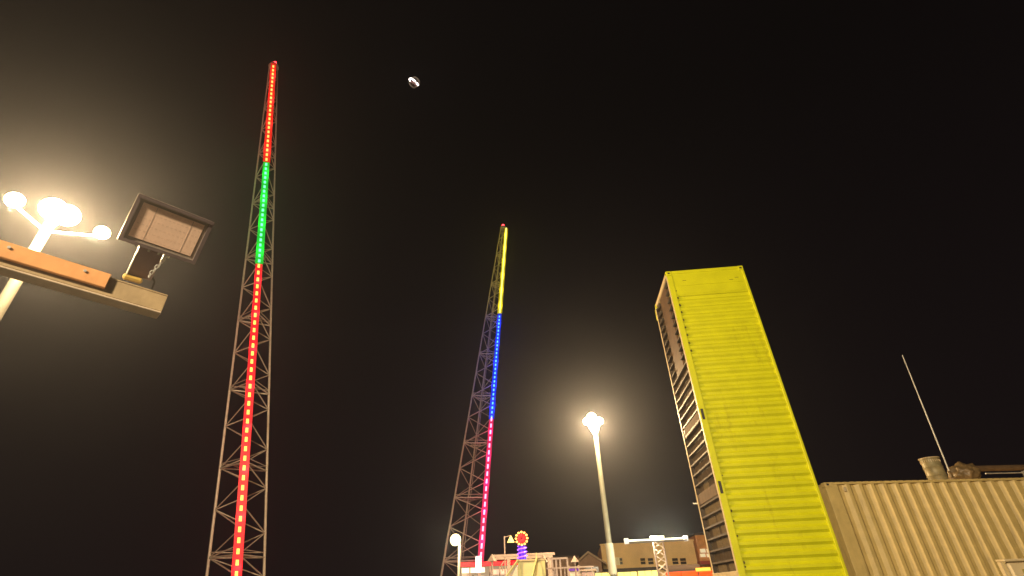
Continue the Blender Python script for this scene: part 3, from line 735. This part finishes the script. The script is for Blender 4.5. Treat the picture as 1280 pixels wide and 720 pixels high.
# warm triangular lamp on a thin pole
A = at(638.5, 675, 30)
t = thing('tent_lamp', (A.x-.35, A.y, 0), 'small warm triangular lamp on a thin pole left of the flower light', 'street lamp')
strut('pole', (0,0,0), (0,0,A.z+.2), .035, whitep, t)
part('arm', MB().tube((0,0,A.z+.15), (.35,0,A.z+.22), .02, .02, 6), whitep, t)
part('lamp_shade', MB().lathe([(0,.22),(.03,.2),(.20,-.12),(0,-.13)], 4, Matrix.Translation((.35, 0, A.z))), emit('tent_lamp_lit', (1, .72, .2), 2.2), t)

# small roofed lantern posts
for (px, py, D, lab) in ((615, 692, 27, 'small pointed-roof lantern post right of the lit strip of the far tower'), (678.5, 692.5, 25, 'small pointed-roof lantern post right of the flower light'), (718, 694, 30, 'small pointed-roof lantern post left of the gabled house')):
    A = at(px, py, D); t = thing('lantern_post', (A.x, A.y, 0), lab, 'lantern post', R(20), 'small pointed-roof posts')
    part('roof', MB().lathe([(0,.0),(.24,-.32),(.22,-.34),(0,-.30)], 4, Matrix.Translation((0,0,A.z))), whitep, t)
    strut('post', (0,0,0), (0,0,A.z-.30), .045, whitep, t)
# pergola
D = 29.; A = at(620, 693.5, D); B = at(690, 695, D); P = Vector((A.x, A.y, 0)); v = Vector((B.x, B.y, 0))-P; L = v.length
t = thing('pergola', P, 'pale timber pergola with a flat top beam behind the cream booth', 'pergola', math.atan2(v.y, v.x)); z = A.z
part('top_beam', MB().box((-.15, -.05, z-.12), (L+.15, .05, z)), whitep, t, bevel=.01)
part('top_beam', MB().box((-.15, 2.2, z-.12), (L+.15, 2.30, z)), whitep, t, bevel=.01)
for x_ in (.62, 1.35, L*.62, L-.1):
    for y_ in (0, 2.26): part('post', MB().box((x_-.06, y_-.05, 0), (x_+.06, y_+.05, z-.122)), whitep, t)
part('scroll_bracket', MB().tube((.35, 0, z-.75), (.25, 0, z-.5), .03, .03, 6).tube((.25, 0, z-.5), (.4, 0, z-.3), .03, .03, 6), whitep, t)
# white frame
D = 27.; A = at(690, 697.3, D); B = at(709.5, 697.3, D); P = Vector((A.x, A.y, 0)); v = Vector((B.x, B.y, 0))-P; L = v.length; z = A.z
t = thing('white_frame', P, 'open white timber frame with square bays between the booth and the purple sign', 'frame', math.atan2(v.y, v.x)); 
zm = at(700, 709, D).z
part('top_rail', MB().box((-.1, -.04, z-.08), (L, .04, z)), whitep, t); part('mid_rail', MB().box((-.3, -.035, zm-.06), (L+1.2, .035, zm)), whitep, t)
for x_ in (.0, .18, L*.5, L-.03): part('upright', MB().box((x_-.04, -.03, 0), (x_+.04, .03, z-.082)), whitep, t)
for x_ in (.09, L*.27, L*.75, L+.5, L+1.1): part('baluster', MB().box((x_-.025, -.02, 0), (x_+.025, .02, zm-.062)), whitep, t)
# purple fascia booth
D = 31.; A = at(711, 711, D); B = at(723, 711, D); P = Vector((A.x, A.y, 0)); v = Vector((B.x, B.y, 0))-P; L = v.length; z = A.z; zl = at(711, 714, D).z
t = thing('game_booth', P, 'small booth with a purple fascia right of the white frame', 'booth', math.atan2(v.y, v.x))
part('fascia', MB().box((0, -.08, zl), (L, 0, z)), emit('purple_fascia', (.10, .0, .28), .8), t); part('roof', MB().box((0, .001, z-.08), (L, 2, z-.01)), whitep, t)
part('back_wall', MB().box((0, 1.9, 0), (L, 1.98, z-.1)), emit('booth_inner', (1, .7, .4), .7, (.7, .6, .4)), t)  # glowing wall: light inside the booth put into the material
for x_ in (0, L+.02): part('post', MB().box((x_-.05, -.05, 0), (x_+.05, .05, z+.15)), whitep, t)
# shop front right of it
D = 33.; A = at(726, 712, D); B = at(741, 712, D); P = Vector((A.x, A.y, 0)); v = Vector((B.x, B.y, 0))-P; L = v.length; z = A.z
t = thing('snack_booth', P, 'pink-lit white booth between the purple fascia and the glowing awnings', 'booth', math.atan2(v.y, v.x))
part('roof', MB().box((-.2, -.3, z-.1), (L+.2, 2, z)), whitep, t, bevel=.01)
for x_ in (0, L*.45, L): part('post', MB().box((x_-.06, -.2, 0), (x_+.06, -.08, z-.102)), whitep, t)
part('back_wall', MB().box((0, 1.9, 0), (L, 1.98, z-.1)), emit('booth_pink', (1, .55, .35), .7, (.7, .5, .4)), t)  # pink emission on the wall stands in for light in the booth
